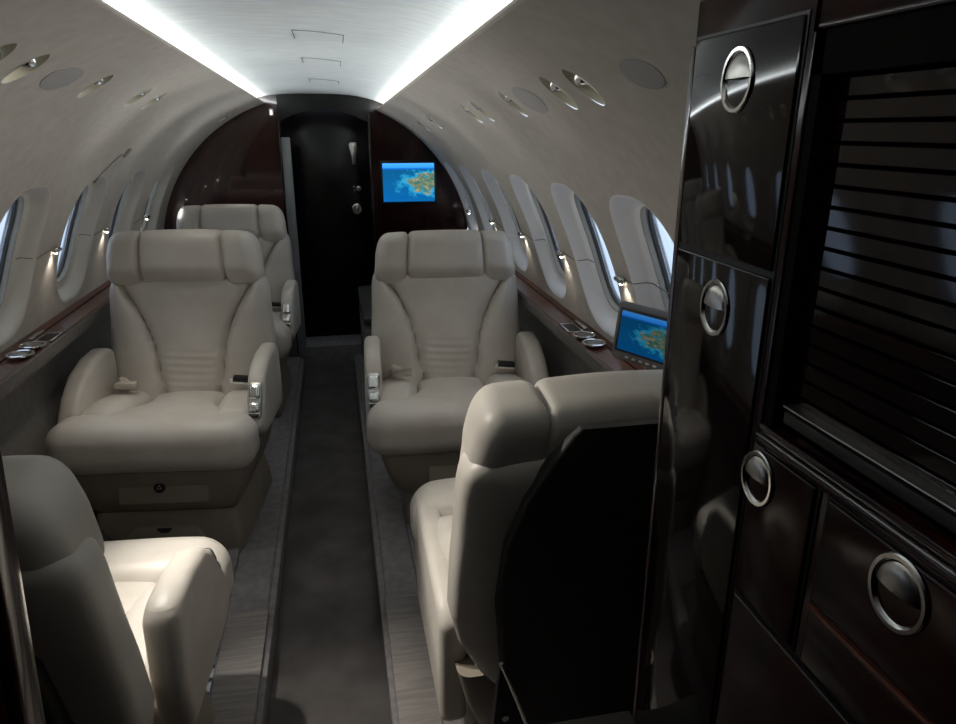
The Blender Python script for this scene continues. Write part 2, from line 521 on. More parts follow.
# ribbed borders beside the near seats
for x0, x1, y0, y1 in ((-.318, AX0 + .004, Y0, 1.98), (AX1 - .004, .290, Y0, 1.98)):
    f = MB(); f.box(x0, x1, y0, y1, ZP - .01, ZP + .006, .004)
    o = f.build('floor_border', CARPET_RIB); o['kind'] = 'structure'
for x0, x1 in ((-.60, -.322), (.292, .62)):
    f = MB(); f.box(x0, x1, 1.91, 2.60, ZP - .01, ZP + .014, .006)
    o = f.build('floor_mat', CARPET); o['kind'] = 'structure'
# riser / step at the end of the aisle
f = MB(); f.box(-.30, .42, YB + .02, 5.05, -.05, .155, .01)
o = f.build('floor_step', CARPET); o['kind'] = 'structure'

# exposed seat tracks in front of / beside the near seats
for k, (x, y0, y1) in enumerate(((-.352, 1.60, 1.90), (.322, 1.60, 1.87))):
    t = MB(); t.box(x - .03, x + .03, y0, y1, ZP - .005, ZP + .004, .002)
    tr = t.build('seat_track', TRACKM)
    tag(tr, ('perforated metal seat track in the floor beside the near left seat', 'perforated metal seat track in the floor beside the near right seat')[k], 'seat track', 'seat tracks in the floor')
    h = MB()
    for i in range(11):
        for dx in (-.014, .014):
            h.lathe([(.0085, 0), (.0085, .0022)], 10, Matrix.Translation((x + dx + (.007 if i % 2 else -.007), y0 + .02 + i * (y1 - y0 - .04) / 10, ZP + .003)))
    h.build('hole', BLACK, tr)

# ------------------------------------------------------------------ forward bulkhead, passage and cockpit door
JL, JR = -.205, .335
def arc_pts(x0, x1, y, r=RAD + .05, n=24):
    pts = []
    for i in range(n + 1):
        x = x0 + (x1 - x0) * i / n
        if abs(x) < r: pts.append((x, zsh(ZC + sqrt(r * r - x * x), y)))
    return pts
def bulk(name, x0, x1, material):
    m = MB()
    top = arc_pts(x0, x1, YB)
    poly = [(x0, ZP - .05)] + top + [(x1, ZP - .05)]
    if x0 < 0: poly[0] = (x0 * .72, ZP - .05)
    else: poly[-1] = (x1 * .72, ZP - .05)
    m.prism(poly, YB, YB + .03, 'y')
    o = m.build(name, material); o['kind'] = 'structure'
    return o
bulk('wall_front_left', -.995, JL, WOODV)
bulk('wall_front_right', JR, .995, DARKWOOD)
m = MB(); m.prism([(JL - .01, 1.62)] + [(x, min(z, 1.785)) for x, z in arc_pts(JL - .01, JR + .01, YB)] + [(JR + .01, 1.62)] + [(x, 1.60 + .085 * (1 - ((x - .055) / .29) ** 2)) for x in [JR - .005 - .55 * i / 14 for i in range(15)]], YB - .012, YB + .03, 'y')
o = m.build('wall_front_header', DOORBLACK); o['kind'] = 'structure'
m = MB(); m.box(JL - .03, JL, YB + .01, 5.0, 0, 1.78); m.box(JR, JR + .03, YB + .01, 5.0, 0, 1.78)
o = m.build('wall_passage', DARKWOOD); o['kind'] = 'structure'
# edge strips of the door opening
m = MB()
m.box(JL - .004, JL + .050, YB - .02, YB + .03, .10, 1.52, .006)
o = m.build('trim_4', GREYMETAL); o['kind'] = 'structure'
m = MB(); m.box(JL - .018, JL - .006, YB - .024, YB + .02, .12, 1.70, .004); m.box(JR - .006, JR + .010, YB - .02, YB + .03, .12, 1.66, .004)
o = m.build('trim_5', BLACKGLOSS); o['kind'] = 'structure'
# carpeted kick wall either side
m = MB(); m.box(JL - .17, JL - .008, YB - .03, YB + .02, ZP, .48, .01); m.box(JR + .0, JR + .16, YB - .03, YB + .02, ZP, .48, .01)
o = m.build('trim_6', PANEL); o['kind'] = 'structure'

YD = 4.96
door = empty('door_1', ((JL + JR) / 2, YD, .155), kind='structure')
dm = MB(); dm.box(JL - (JL + JR) / 2 - .02, JR - (JL + JR) / 2 + .02, 0, .03, 0, 1.62, .004)
dm.build('door_leaf', DOORBLACK, door)
dz = lambda x, z: Matrix.Translation((x, -.004, z)) @ Matrix.Rotation(R(90), 4, 'X')
k = MB(); k.lathe([(.036, -.004), (.036, .006), (.030, .009), (.026, .004), (.010, .004), (.010, .014), (.004, .016)], 28, dz(.178, .895))
k.box(.172, .184, -.022, -.006, .872, .918, .003)
k.build('door_latch', CHROME, door)
k = MB(); k.lathe([(.017, -.003), (.017, .006), (.012, .01)], 20, dz(.195, 1.03)); k.build('door_button', SATIN, door)
k = MB(); k.lathe([(.008, -.003), (.008, .005)], 12, dz(.163, 1.045)); k.lathe([(.007, -.003), (.007, .004)], 12, dz(.166, 1.02)); k.build('door_lock', CHROME, door)
k = MB(); k.prism([(.142, 1.31), (.150, 1.33), (.196, 1.33), (.198, 1.29), (.186, 1.24), (.184, 1.19), (.160, 1.19), (.160, 1.24), (.148, 1.28)], -.012, 0, 'y', .003)
k.build('door_hook', SATIN, door)
m = MB(); m.box(-.4, .5, 5.02, 5.05, 0, 1.8)
o = m.build('wall_front', BLACKGLOSS); o['kind'] = 'structure'

# small exit light box on the left bulkhead corner, sconce reflections
t = empty('cabin_indicator', (JL - .046, YB - .02, 1.665), label='small square chrome-rimmed indicator at top of the left wood bulkhead', cat='indicator light')
k = MB(); k.box(-.014, .014, -.004, .02, -.022, .022, .004); k.build('bezel', SATIN, t)
k = MB(); k.box(-.008, .008, -.006, -.002, -.014, .012, .001); k.build('lens', LENS_DIM, t)

# bulkhead monitor
def monitor_screen(name, w, h, material, parent, M):
    me = bpy.data.meshes.new(name)
    me.from_pydata([(0, 0, 0), (1, 0, 0), (1, 1, 0), (0, 1, 0)], [], [(0, 1, 2, 3)])
    me.materials.append(material)
    o = bpy.data.objects.new(name, me); col.objects.link(o); o.parent = parent
    o.matrix_local = M @ Matrix.Diagonal((w, h, 1, 1))
    return o
t = empty('bulkhead_monitor', (.575, YB - .002, 1.24), label='flat screen showing a blue sea and coast map on the right bulkhead', cat='monitor')
k = MB(); k.box(-.182, .182, -.012, .012, -.138, .138, .004); k.build('bezel', BLACK, t)
monitor_screen('screen', .334, .242, SCREEN, t, Matrix.Translation((-.167, -.0135, -.121)) @ Matrix.Rotation(R(90), 4, 'X'))

# low cabinet ahead of the right seat
t = empty('low_cabinet', (.46, 4.15, ZP), label='low grey fabric-covered cabinet mostly hidden ahead of the right facing seat', cat='cabinet')
k = MB(); k.soft((0, 0, .23), (.50, .86, .46), .06, (10, 14, 12)); k.build('body', PANEL, t)
k = MB(); k.soft((0, 0, .475), (.51, .87, .05), .02, (10, 14, 4)); k.build('top', BACKSHELL, t)

# ------------------------------------------------------------------ side ledges
ZL = .886
def ledge(side):
    t = empty('side_ledge', (side * (.910 if side < 0 else .918), 2.1, ZL), label='long glossy wood ledge under the %s windows' % ('left' if side < 0 else 'right'), cat='ledge', group='side ledges')
    y0, y1 = -2.1 + 1.40, YB - 2.1
    X = lambda d: -side * d                 # d = distance inboard of the origin
    def strip(name, prof, material):
        m = MB()
        rows = [[Vector((X(d), y, z)) for d, z in prof] for y in (y0, y1)]
        m.loft([[Vector((X(d), y, z)) for d, z in prof] for y in (y0, y1)])
        return m.build(name, material, t)
    strip('outer_top', [(-.09, -.03), (-.09, .010), (-.060, .009), (-.034, .004), (-.030, -.03)], WOOD)
    strip('inner_top', [(-.026, -.03), (-.026, .003), (-.020, .004), (0, .002), (.036, .001), (.042, -.004), (.042, -.03)], WOOD)
    strip('groove', [(-.030, -.03), (-.030, -.003), (-.026, -.003), (-.026, -.03)], SATIN)
    strip('edge_rail', [(.042, -.03), (.042, -.001), (.045, .001), (.049, -.004), (.049, -.03)], PANEL)
    strip('underside', [(.045, -.045), (.045, -.03), (-.09, -.03), (-.09, -.045)], PANEL)
    for cy in ((.235, .335) if side < 0 else (.0, .097)):
        cm = MB()
        M = Matrix.Translation((X(.008), cy, .010)) @ Matrix.Diagonal((1, 1, 1, 1))
        cm.lathe([(.040, .001), (.040, .005), (.036, .007), (.032, .005), (.031, -.001)], 28, M, cap0=False, cap1=False)
        h = cm.build('cup_holder', CHROME, t)
        c2 = MB(); c2.lathe([(.032, .0025), (.012, .0022)], 24, M, cap0=False, cap1=True)
        c2.build('well', BLACK, h)
        c3 = MB()
        for a in (-.013, 0, .013): c3.box(-.024, .024, a - .003, a + .003, .003, .0055, .001, M=M)
        c3.build('rib', SATIN, h)
    y = .455 if side < 0 else .22
    fm = MB()
    for (a, b, c, d) in ((-.018, .040, y - .055, y - .049), (-.018, .040, y + .055, y + .061), (-.018, -.012, y - .055, y + .061), (.034, .040, y - .055, y + .061)):
        fm.box(min(X(a), X(b)), max(X(a), X(b)), c, d, 0, .006, .001)
    fr = fm.build('tray_frame', CHROME, t)
    fm = MB(); fm.box(min(X(-.012), X(.034)), max(X(-.012), X(.034)), y - .049, y + .055, 0, .003)
    fm.build('tray_inset', BLACK, fr)
    fm = MB(); fm.box(min(X(-.036), X(-.020)), max(X(-.036), X(-.020)), y - .04, y + .07, .008, .015, .003)
    fm.build('latch_bar', CHROME, fr)
    for yy in (-.25, 1.05, 1.9):
        fm = MB(); fm.lathe([(.005, 0), (.005, .004)], 10, Matrix.Translation((X(.02), yy, 0)))
        fm.build('stud', CHROME, t)
    return t
ledge(-1); ledge(1)

# small tilting monitor on the right ledge
t = empty('ledge_monitor', (.872, 1.665, ZL + .012), rz=R(-65), label='small grey-framed monitor with a sea map standing above the right ledge', cat='monitor')
Mt = Matrix.Translation((0, .0, .072)) @ Matrix.Rotation(R(-8), 4, 'X')
k = MB(); k.soft((.012, 0, .078), (.215, .024, .158), .011, (20, 4, 18), M=Mt); k.build('bezel', BEZEL, t)
k = MB(); k.box(-.080, .104, -.0135, -.011, .022, .142, .001, M=Mt); k.build('screen_border', BLACK, t)
monitor_screen('screen', .168, .106, SCREEN2, t, Mt @ Matrix.Translation((-.072, -.0145, .028)) @ Matrix.Rotation(R(90), 4, 'X'))
for i in range(5):
    k = MB(); k.box(-.040 + i * .024, -.028 + i * .024, -.0145, -.011, .008, .014, .002, M=Mt); k.build('button', SATIN, t)
k = MB(); k.tube([(.02, .02, -.005), (.02, .022, .05), (.02, .03, .12)], .010, 10); k.build('stand', BEZEL, t)

# ------------------------------------------------------------------ overhead lights and speakers in the side panels
def frame_at(side, y, ang):
    p = shell(side, y, ang)
    a = R(ang)
    n = Vector((-side * cos(a), 0, -sin(a)))              # into the cabin
    up = Vector((-side * sin(a), 0, cos(a)))              # up along the liner
    yv = Vector((0, 1, 0))
    M = Matrix(((up.x, yv.x, n.x, p.x), (up.y, yv.y, n.y, p.y), (up.z, yv.z, n.z, p.z), (0, 0, 0, 1)))
    return M                                              # local x = up the wall, y = forward, z = into the cabin
def reading_light(side, y, lit, label):
    a0, a1, ac, ha = PSU[side]
    M = frame_at(side, y, ac)
    t = empty('reading_light', M.translation, label=label, cat='reading light', group='overhead reading lights on the %s' % ('left' if side < 0 else 'right'))
    Ml = M.copy(); Ml.translation = (0, 0, 0)
    hx = RAD * sin(R(ha)); hy = .036
    s = MB(); loops = []
    n = 40
    for rr, dep in ((1.06, .0012), (1.0, .0012), (.97, -.003), (.85, -.010), (.62, -.017), (.35, -.021), (.02, -.022)):
        loops.append([Vector((hx * rr * cos(2 * pi * i / n) + .010 * (1 - rr), hy * rr * sin(2 * pi * i / n), dep - (hx * rr * cos(2 * pi * i / n)) ** 2 / (-2 * RAD) * -1)) for i in range(n)])
    s.loft(loops, M=Ml, caps=False)
    s.build('scoop', SCOOP, t, recalc=False)
    e = MB()
    E = Ml @ Matrix.Translation((.012, 0, -.016)) @ Matrix.Rotation(R(-38), 4, 'Y')
    e.lathe([(.017, -.004), (.0185, .006), (.0175, .014), (.014, .017), (.0125, .014)], 22, E, cap1=False)
    ey = e.build('eyeball', CHROME, t)
    l = MB(); l.lathe([(.0128, .0135), (.006, .0150), (.0005, .0155)], 20, E, cap0=False)
    l.build('lens', LENS if lit else LENS_DIM, t, recalc=False)
    return t, M @ Vector((.0, 0, .03))
lamp_spots = []
lab = {-1: ['oval overhead light cut off by the left frame edge', 'large lit oval overhead light at top left', 'oval overhead light just beyond the left flat speaker oval', 'nearer of the close pair of small left overhead lights', 'farther of the close pair of small left overhead lights', 'tiny left overhead light touching the wood bulkhead'],
       1: ['largest right overhead light, next to the grey speaker oval', 'right overhead light between the largest one and the flat speaker oval', 'right overhead light just beyond the flat speaker oval', 'nearer of the close pair of right overhead lights', 'farther of the close pair of right overhead lights', 'tiny right overhead light second from the bulkhead screen', 'tiny right overhead light closest to the bulkhead screen']}
for side in (-1, 1):
    for i, y in enumerate(PSU_Y[side]):
        _, p = reading_light(side, y, side < 0 and i == 1, lab[side][i])
        lamp_spots.append((side, y, p))
for side, y, ang, lb in ((-1, 1.88, 59.5, 'flat oval speaker grille flush in the left overhead panel'), (1, 1.727, 54.4, 'flat oval speaker grille among the right overhead lights'), (1, 1.078, 54.5, 'flat oval speaker grille next to the dark galley cabinet')):
    M = frame_at(side, y, ang)
    t = empty('speaker_grille', M.translation, label=lb, cat='speaker', group='overhead speaker grilles')
    n = 40
    def ov(s, dep):
        return [shell(side, y + (.056 if y < 1.2 else .080) * s * cos(2 * pi * i / n), ang + (2.0 if y < 1.2 else 2.75) * s * sin(2 * pi * i / n), -dep) - M.translation for i in range(n)]
    s = MB(); s.loft([ov(1., .0), ov(.99, .0010), ov(.95, .0013), ov(.5, .0015), ov(.01, .0015)], caps=False)
    s.build('cloth', SPEAKER, t, recalc=False)
    s = MB(); s.loft([ov(1.02, -.001), ov(1.02, .0012), ov(.985, .0014), ov(.98, .0008)], caps=False)
    s.build('rim', SPEAKER, t, recalc=False)

# small lights between the windows with their seam line
wl = {-1: [(2.776, 22.2), (3.396, 21.9), (4.142, 20.2)], 1: [(1.903, 21.6), (2.488, 20.6), (3.077, 20.2), (3.735, 19.1), (4.45, 17.6)]}
wlab = {-1: ['small chrome light on the left wall between the two nearest left windows', 'small chrome light on the left wall beside the front left seat headrest', 'small chrome light on the left wall beside the far left seat headrest'],
        1: ['small chrome light on the right wall above the ledge monitor', 'second small chrome light on the right wall from the ledge monitor', 'third small chrome light on the right wall from the ledge monitor', 'fourth small chrome light on the right wall, near the right seat headrest', 'small chrome light on the right wall touching the dark bulkhead']}
for side in (-1, 1):
    for i, (y, a) in enumerate(wl[side]):
        M = frame_at(side, y, a)
        t = empty('wall_light', M.translation, label=wlab[side][i], cat='wall light', group='small wall lights on the %s' % ('left' if side < 0 else 'right'))
        Ml = M.copy(); Ml.translation = (0, 0, 0)
        k = MB(); k.soft((0, 0, .010), (.022, .060, .020), .009, (6, 14, 6), fn=lambda p, n: Vector((p.x * (1 - .5 * smooth(-.005, .03, p.y)), p.y, p.z)), M=Ml)
        k.build('body', CHROME, t)
        k = MB(); k.lathe([(.007, 0), (.006, .004), (.001, .006)], 14, Ml @ Matrix.Translation((-.011, -.008, .011)) @ Matrix.Rotation(R(-90), 4, 'Y'))
        k.build('lens', SPARK, t)
        k = MB()
        pts = [shell(side, y - .03 - .19 * j / 8, a - .9 * (j / 8), scallop(y - .03 - .19 * j / 8, a, min(WIN[side], key=lambda c: abs(c - (y - .22)))) - .001) - M.translation for j in range(9)]
        k.tube(pts, .0016, 6)
        k.build('seam_line', SEAM, t)
        L = bpy.data.lights.new('wall_light_lamp', 'SPOT'); L.energy = .14; L.spot_size = R(95); L.spot_blend = 1.; L.shadow_soft_size = .008; L.color = (1, .93, .82)
        lo = bpy.data.objects.new('wall_light_lamp', L); col.objects.link(lo)
        lo.location = M @ Vector((-.022, -.008, .022))
        d = (M.to_3x3() @ Vector((-1, 0, -.35)))
        lo.rotation_euler = d.to_track_quat('-Z', 'Y').to_euler()

        U = bpy.data.lights.new('added_ceiling_fill', 'SPOT'); U.energy = 4.8 if side < 0 else 3.0; U.spot_size = R(78); U.spot_blend = 1.; U.shadow_soft_size = .03; U.color = (.93, .97, 1.)  # added fill spot brightening ceiling and far wall, not part of the fixture
        uo = bpy.data.objects.new('added_ceiling_fill', U); col.objects.link(uo)
        uo.location = M @ Vector((.01, 0, .06))
        uo.rotation_euler = (Vector((side * -.16, y - (.35 if side < 0 else .25), 1.76)) - uo.location).to_track_quat('-Z', 'Y').to_euler()

# pull-down shade edge line on second left window, curved seam with latch
t = empty('shade_latch', shell(-1, 3.15, 43.5), label='small grey latch above the second left window with a curved seam', cat='latch')
M = frame_at(-1, 3.15, 43.5); Ml = M.copy(); Ml.translation = (0, 0, 0)
k = MB(); k.soft((0, 0, .005), (.045, .03, .012), .005, (6, 6, 4), M=Ml); k.build('body', GREYFRAME, t)
k = MB(); k.tube([shell(-1, 2.97 + .13 * i / 10, 35.6 + 7.4 * (i / 10) ** .8, -.001) - M.translation for i in range(11)], .0025, 6); k.build('seam', SEAM, t)

# ------------------------------------------------------------------ seats
def hw_at(z): return lerp([(.20, .15), (.28, .20), (.36, .262), (.45, .306), (.53, .324), (.64, .322), (.74, .316), (.84, .312), (.92, .298), (1.0, .285)], z)
def yf_at(z): return .150 + .175 * (z - .42)
def seam_at(z): return lerp([(.40, .36), (.46, .37), (.55, .40), (.64, .44), (.72, .52), (.80, .65), (.88, .83), (.95, .93)], z)
def back_loop(z, ins, n=220):
    hw = hw_at(z) - ins; th = .15 - ins * 1.6
    yc = yf_at(z) + .075
    L = []
    for i in range(n):
        a = 2 * pi * i / n
        c, s = cos(a), sin(a)
        ex = 2 / 4.2
        x = hw * (abs(c) ** ex) * (1 if c >= 0 else -1)
        y = (th / 2) * (abs(s) ** ex) * (1 if s >= 0 else -1)
        u = abs(x) / hw_at(z)
        if y < 0:
            f = min(1., -y / (th / 2)) ** 2
            us = seam_at(z)
            d = (u - us) * hw_at(z)
            bulge = 0.
            if u < us: bulge = .026 * (1 - (u / us) ** 2.4) - .004
            else:
                q = (u - us) / max(.05, 1 - us)
                bulge = .034 * max(0., sin(pi * min(1, q * .95 + .04))) ** .8
            g = .016 * math.exp(-(d / .0065) ** 2) + .010 * math.exp(-(d / .018) ** 2)
            wr = .0022 * (sin(z * 210 + 1.2 * sin(x * 14)) * smooth(.66, .60, z) * smooth(.45, .50, z)) * (1 if u < us else 0) * (1 - (u / us) ** 2)
            y -= (bulge * .9 - g + wr) * f
        L.append(Vector((x, yc + y, z)))
    return L

def make_seat(s):
    """one seat, front towards -y; s = +1 if the aisle is on +x"""
    root = empty('passenger_seat')
    # base
    b = MB()
    lo = []
    for z, hx, ya, yb in ((0, .262, -.298, .24), (.012, .266, -.303, .245), (.10, .256, -.296, .24), (.155, .246, -.288, .23), (.166, .242, -.282, .225)):
        lo.append([Vector((x, (ya + yb) / 2 + y, z)) for x, y in srounded(hx, (yb - ya) / 2, .03)])
    b.loft(lo)
    pl = b.build('base_plinth', LEATHER_TRIM, root)
    b = MB()
    arch = [(-.135, .015), (-.135, .080), (-.12, .104), (-.095, .115), (.095, .115), (.12, .104), (.135, .080), (.135, .015)]
    b.prism(arch, -.313, -.28, 'y', .005)
    dr = b.build('drawer', LEATHER_TRIM, pl)
    b = MB(); b.prism([(.026 * cos(a * pi / 12),   .113 - .020 * sin(a * pi / 12)) for a in range(13)], -.315, -.308, 'y'); b.build('finger_pull', BLACK, pl)
    b = MB(); lo = []
    for z, hx, ya, yb in ((.168, .248, -.280, .23), (.178, .256, -.290, .235), (.26, .285, -.318, .25), (.345, .305, -.335, .25)):
        lo.append([Vector((x, (ya + yb) / 2 + y, z)) for x, y in srounded(hx, (yb - ya) / 2, .03)])
    b.loft(lo)
    bx = b.build('base_box', LEATHER_TRIM, root)
    Mx = Matrix.Translation((.02, -.318, .268)) @ Matrix.Rotation(R(-16), 4, 'X')
    b = MB(); b.box(-.15, .155, -.0095, .01, -.045, .048, .004, M=Mx); b.build('front_panel', LEATHER_TRIM, bx)
    b = MB(); b.lathe([(.019, 0), (.019, .005), (.015, .007), (.002, .006)], 24, Mx @ Matrix.Translation((-.008, -.009, .012)) @ Matrix.Rotation(R(90), 4, 'X'))
    b.build('round_latch', BLACK, bx)
    b = MB()
    for a in (90, 210, 330):
        q = Mx @ Matrix.Translation((-.008 + .006 * cos(R(a)), -.0165, .012 + .006 * sin(R(a))))
        b.prism([(.0052 * cos(R(a + 120 * i)), .0052 * sin(R(a + 120 * i))) for i in range(3)], -.001, .001, 'y', M=q)
    b.build('latch_emblem', SATIN, bx)
    # cushions
    b = MB()
    def roll(p, n):
        k = 1 - .12 * (abs(p.x) / .35) ** 4
        return Vector((p.x, p.y * k, p.z * (1 - .06 * (abs(p.x) / .35) ** 6) + .006 * (1 - (p.x / .35) ** 2)))
    b.soft((0, -.275, .428), (.70, .20, .192), .075, (44, 16, 16), fn=roll)
    cu = b.build('seat_cushion', LEATHER, root)
    b = MB()
    def pad(p, n):
        t = smooth(.10, -.20, p.y)
        return Vector((p.x * (.78 + .62 * t), p.y, p.z + .018 * (1 - (p.x / .2) ** 2) * (n.z > 0) - .035 * smooth(-.15, .16, p.y)))
    b.soft((0, -.045, .412), (.36, .42, .15), .035, (24, 24, 8), fn=pad)
    b.build('center_pad', LEATHER, root)
    for sx in (-1, 1):
        b = MB()
        def sb(p, n):
            return Vector((p.x + sx * .02 * smooth(.1, -.15, p.y), p.y, p.z + .012 * (1 - (p.y / .17) ** 2) - .02 * smooth(-.05, .16, p.y)))
        b.soft((sx * .226, -.02, .424), (.165, .37, .15), .062, (14, 20, 12), fn=sb)
        b.build('side_pad', LEATHER, root)
    # backrest
    b = MB(); loops = []
    z0, z1, r = .22, .915, .05
    nz = 96
    for k in range(nz + 1):
        z = z0 + (z1 - z0) * k / nz
        ins = 0.
        if z > z1 - r: ins = r * (1 - sqrt(max(0, 1 - ((z - (z1 - r)) / r) ** 2)))
        if z < z0 + .03: ins = max(ins, .03 * (1 - sqrt(max(0, 1 - (((z0 + .03) - z) / .03) ** 2))))
        loops.append(back_loop(z, min(ins, .06)))
    b.loft(loops)
    bk = b.build('backrest', LEATHER, root, sharp=60)
    # rear shell: inset dark panel on the back
    b = MB(); loops = []
    for z in [.08, .10, .2, .4, .6, .74, .84, .92, .97, .985]:
        y = yf_at(max(z, .22)) + .150
        hw = lerp([(.08, .175), (.2, .18), (.4, .225), (.6, .245), (.74, .235), (.84, .205), (.92, .165), (.97, .130), (.985, .115)], z)
        th_ = .020 if z < .95 else .012
        loops.append([Vector((x, y + yy + .002, z)) for (x, yy) in srounded(hw, th_, .011, 24)])
    b.loft(loops)
    b.build('rear_panel', BACKSHELL, root)
    # headrest
    b = MB()
    def hr(p, n):
        u = abs(p.x) / .285
        d = (u - .56) * .285
        g = .014 * math.exp(-(d / .005) ** 2) + .006 * math.exp(-(d / .014) ** 2)
        front = max(0., -n.y)
        bul = .012 * (1 - (u / .56) ** 2) if u < .56 else .010 * max(0, 1 - ((u - .78) / .22) ** 2)
        x = p.x * (1 - .05 * smooth(.0, .09, p.z) + .022 * smooth(.0, -.08, p.z))
        q = Vector((x, p.y, p.z + .010 * (1 - u * u) * smooth(0, .09, p.z)))
        lower = smooth(-.03, -.10, p.z)
        q.y += .03 * lower * front
        return q - n * g * (1. if n.y < .4 else .35) + Vector((0, -bul * front, 0))
    Mh = Matrix.Translation((0, .291, .978)) @ Matrix.Rotation(R(-9), 4, 'X')
    b.soft((0, 0, 0), (.584, .165, .208), .049, (120, 16, 18), fn=hr, M=Mh)
    hd = b.build('headrest', LEATHER, root, sharp=60)
    # armrests
    def arm(sx, th, x0, prof, bev):
        m = MB()
        xa, xb = sorted((sx * x0, sx * (x0 + th)))
        m.prism(prof, xa, xb, 'x', bev, 6)
        return m.build('armrest', LEATHER, root, sharp=50)
    inb = [(.19, .38), (.21, .50), (.20, .640), (.16, .662), (.06, .660), (-.03, .642), (-.085, .605), (-.135, .530), (-.175, .46), (-.182, .43), (-.165, .40), (-.10, .38)]
    outb = [(.20, .30), (.21, .50), (.20, .635), (.15, .655), (.04, .648), (-.06, .615), (-.14, .555), (-.19, .49), (-.205, .44), (-.18, .36), (-.10, .31)]
    ai = arm(s, .066, .286, inb, .027)
    arm(-s, .075, .292, outb, .024)
    # control set in the aisle armrest
    ang = -R(57)
    Mc = Matrix.Translation((s * .319, -.134, .524)) @ Matrix.Rotation(-ang, 4, 'X')
    b = MB(); b.soft((0, 0, -.004), (.050, .142, .028), .012, (8, 18, 6), M=Mc); ct = b.build('control_plate', SATIN, ai)
    b = MB(); b.soft((0, .030, .009), (.042, .058, .026), .0125, (10, 12, 8), M=Mc); b.soft((0, -.028, .009), (.042, .040, .026), .0125, (10, 10, 8), M=Mc); b.build('control_lever', CHROME, ct)
    b = MB(); b.box(-.018, .018, -.066, -.052, .004, .012, .002, M=Mc); b.build('control_slot', BLACK, ct)
    # belts
    b = MB(); b.tube([(-.245, .13, .50), (-.235, .085, .535), (-.205, .05, .53), (-.165, .045, .53)], [.016, .018, .018, .015], 8); b.build('seat_belt', WEB, root)
    b = MB(); b.box(-.245, -.165, .022, .058, .522, .546, .006); b.build('belt_tongue', WEB if s > 0 else SATIN, root)
    Mb = Matrix.Translation((.225, .075, .535)) @ Matrix.Rotation(R(6), 4, 'Y')
    b = MB(); b.box(-.04, .04, -.02, .018, -.012, .012, .004, M=Mb); bb = b.build('belt_buckle', BLACK, root)
    b = MB(); b.box(-.042, -.030, -.022, .019, -.013, .014, .003, M=Mb); b.box(-.03, .042, -.023, -.019, -.013, -.004, .001, M=Mb); b.build('buckle_edge', CHROME, bb)
    return root

GR = 'cream leather passenger seats'
seatL = make_seat(1)
seatL.location = (-.536, 2.68, ZP); seatL.rotation_euler.z = R(-7)
tag(seatL, 'front left cream leather seat facing the camera with a base drawer', 'seat', GR)
sL2 = copy_tree(seatL); sL2.location = (-.503, 3.92, ZP); sL2.rotation_euler.z = R(-4)
sL2['label'] = 'cream leather seat half hidden behind the left facing seat'
seatR = make_seat(-1)
seatR.location = (.524, 2.64, ZP); seatR.rotation_euler.z = R(-3)
tag(seatR, 'right-hand cream leather seat facing the camera beyond the turned-away seat', 'seat', GR)
sL3 = copy_tree(seatR); sL3.location = (-.572, 1.29, ZP); sL3.rotation_euler.z = R(177)
sL3['label'] = 'cream leather seat in the bottom left corner with its back to the camera'
sR2 = copy_tree(seatL); sR2.location = (.602, 1.45, ZP); sR2.rotation_euler.z = R(180)
sR2['label'] = 'cream leather seat with dark back, turned away beside the galley cabinet'

# on the two near seats the headrest is pushed down; the aisle armrest of the right one is lowered
for st in (sL3, sR2):
    for ch in list(st.children):
        if ch.name.startswith('headrest'): ch.location = (0, -.012, -.074)
for st in (seatR, sL2):
    for ch in list(st.children):
        if ch.name.startswith('headrest'): ch.location = (0, -.004, -.024)
for ch in list(sL3.children):
    if ch.name.startswith('belt_tongue') or ch.name.startswith('seat_belt'): bpy.data.objects.remove(ch)
for ch in list(sL3.children):
    if ch.name.startswith('armrest') and ch.data.vertices[0].co.x < 0: ch.location = (-.016, -.02, .022)
for ch in list(seatR.children):
    if ch.name.startswith('base_plinth'): ch.location = (.045, .03, 0)
arms = [ch for ch in sR2.children if ch.name.startswith('armrest')]
aisle = max(arms, key=lambda o: o.data.vertices[0].co.x)
for ch in list(aisle.children_recursive): bpy.data.objects.remove(ch)
bpy.data.objects.remove(aisle)
m = MB(); m.prism([(.19, .16), (.20, .44), (.16, .475), (-.20, .505), (-.31, .505), (-.35, .47), (-.355, .40), (-.33, .30), (-.28, .16)], .275, .338, 'x', .022, 4)
m.build('armrest', LEATHER, sR2, sharp=50)

# chrome-edged recline bracket on the rear of the near right seat (a part of that seat), seat-local coordinates
Ms = (Matrix.Translation(sR2.location) @ Matrix.Rotation(R(180), 4, 'Z')).inverted()
k = MB(); k.prism([(.362, .575), (.350, .45), (.340, .28), (.455, .28), (.418, .41)], 1.085, 1.105, 'y', .004, M=Ms); br = k.build('recline_bracket', BLACK, sR2)
k = MB(); k.tube([(.362, 1.083, .577), (.392, 1.083, .490), (.420, 1.083, .405), (.458, 1.083, .28)], .0045, 8, M=Ms); k.build('chrome_strip', CHROME, br)
k = MB()
for (x, z) in ((.372, .44), (.385, .40), (.362, .37)): k.lathe([(.007, 0), (.007, .003)], 12, Ms @ Matrix.Translation((x, 1.084, z)) @ Matrix.Rotation(R(90), 4, 'X'))
k.build('rivet', SATIN, br)

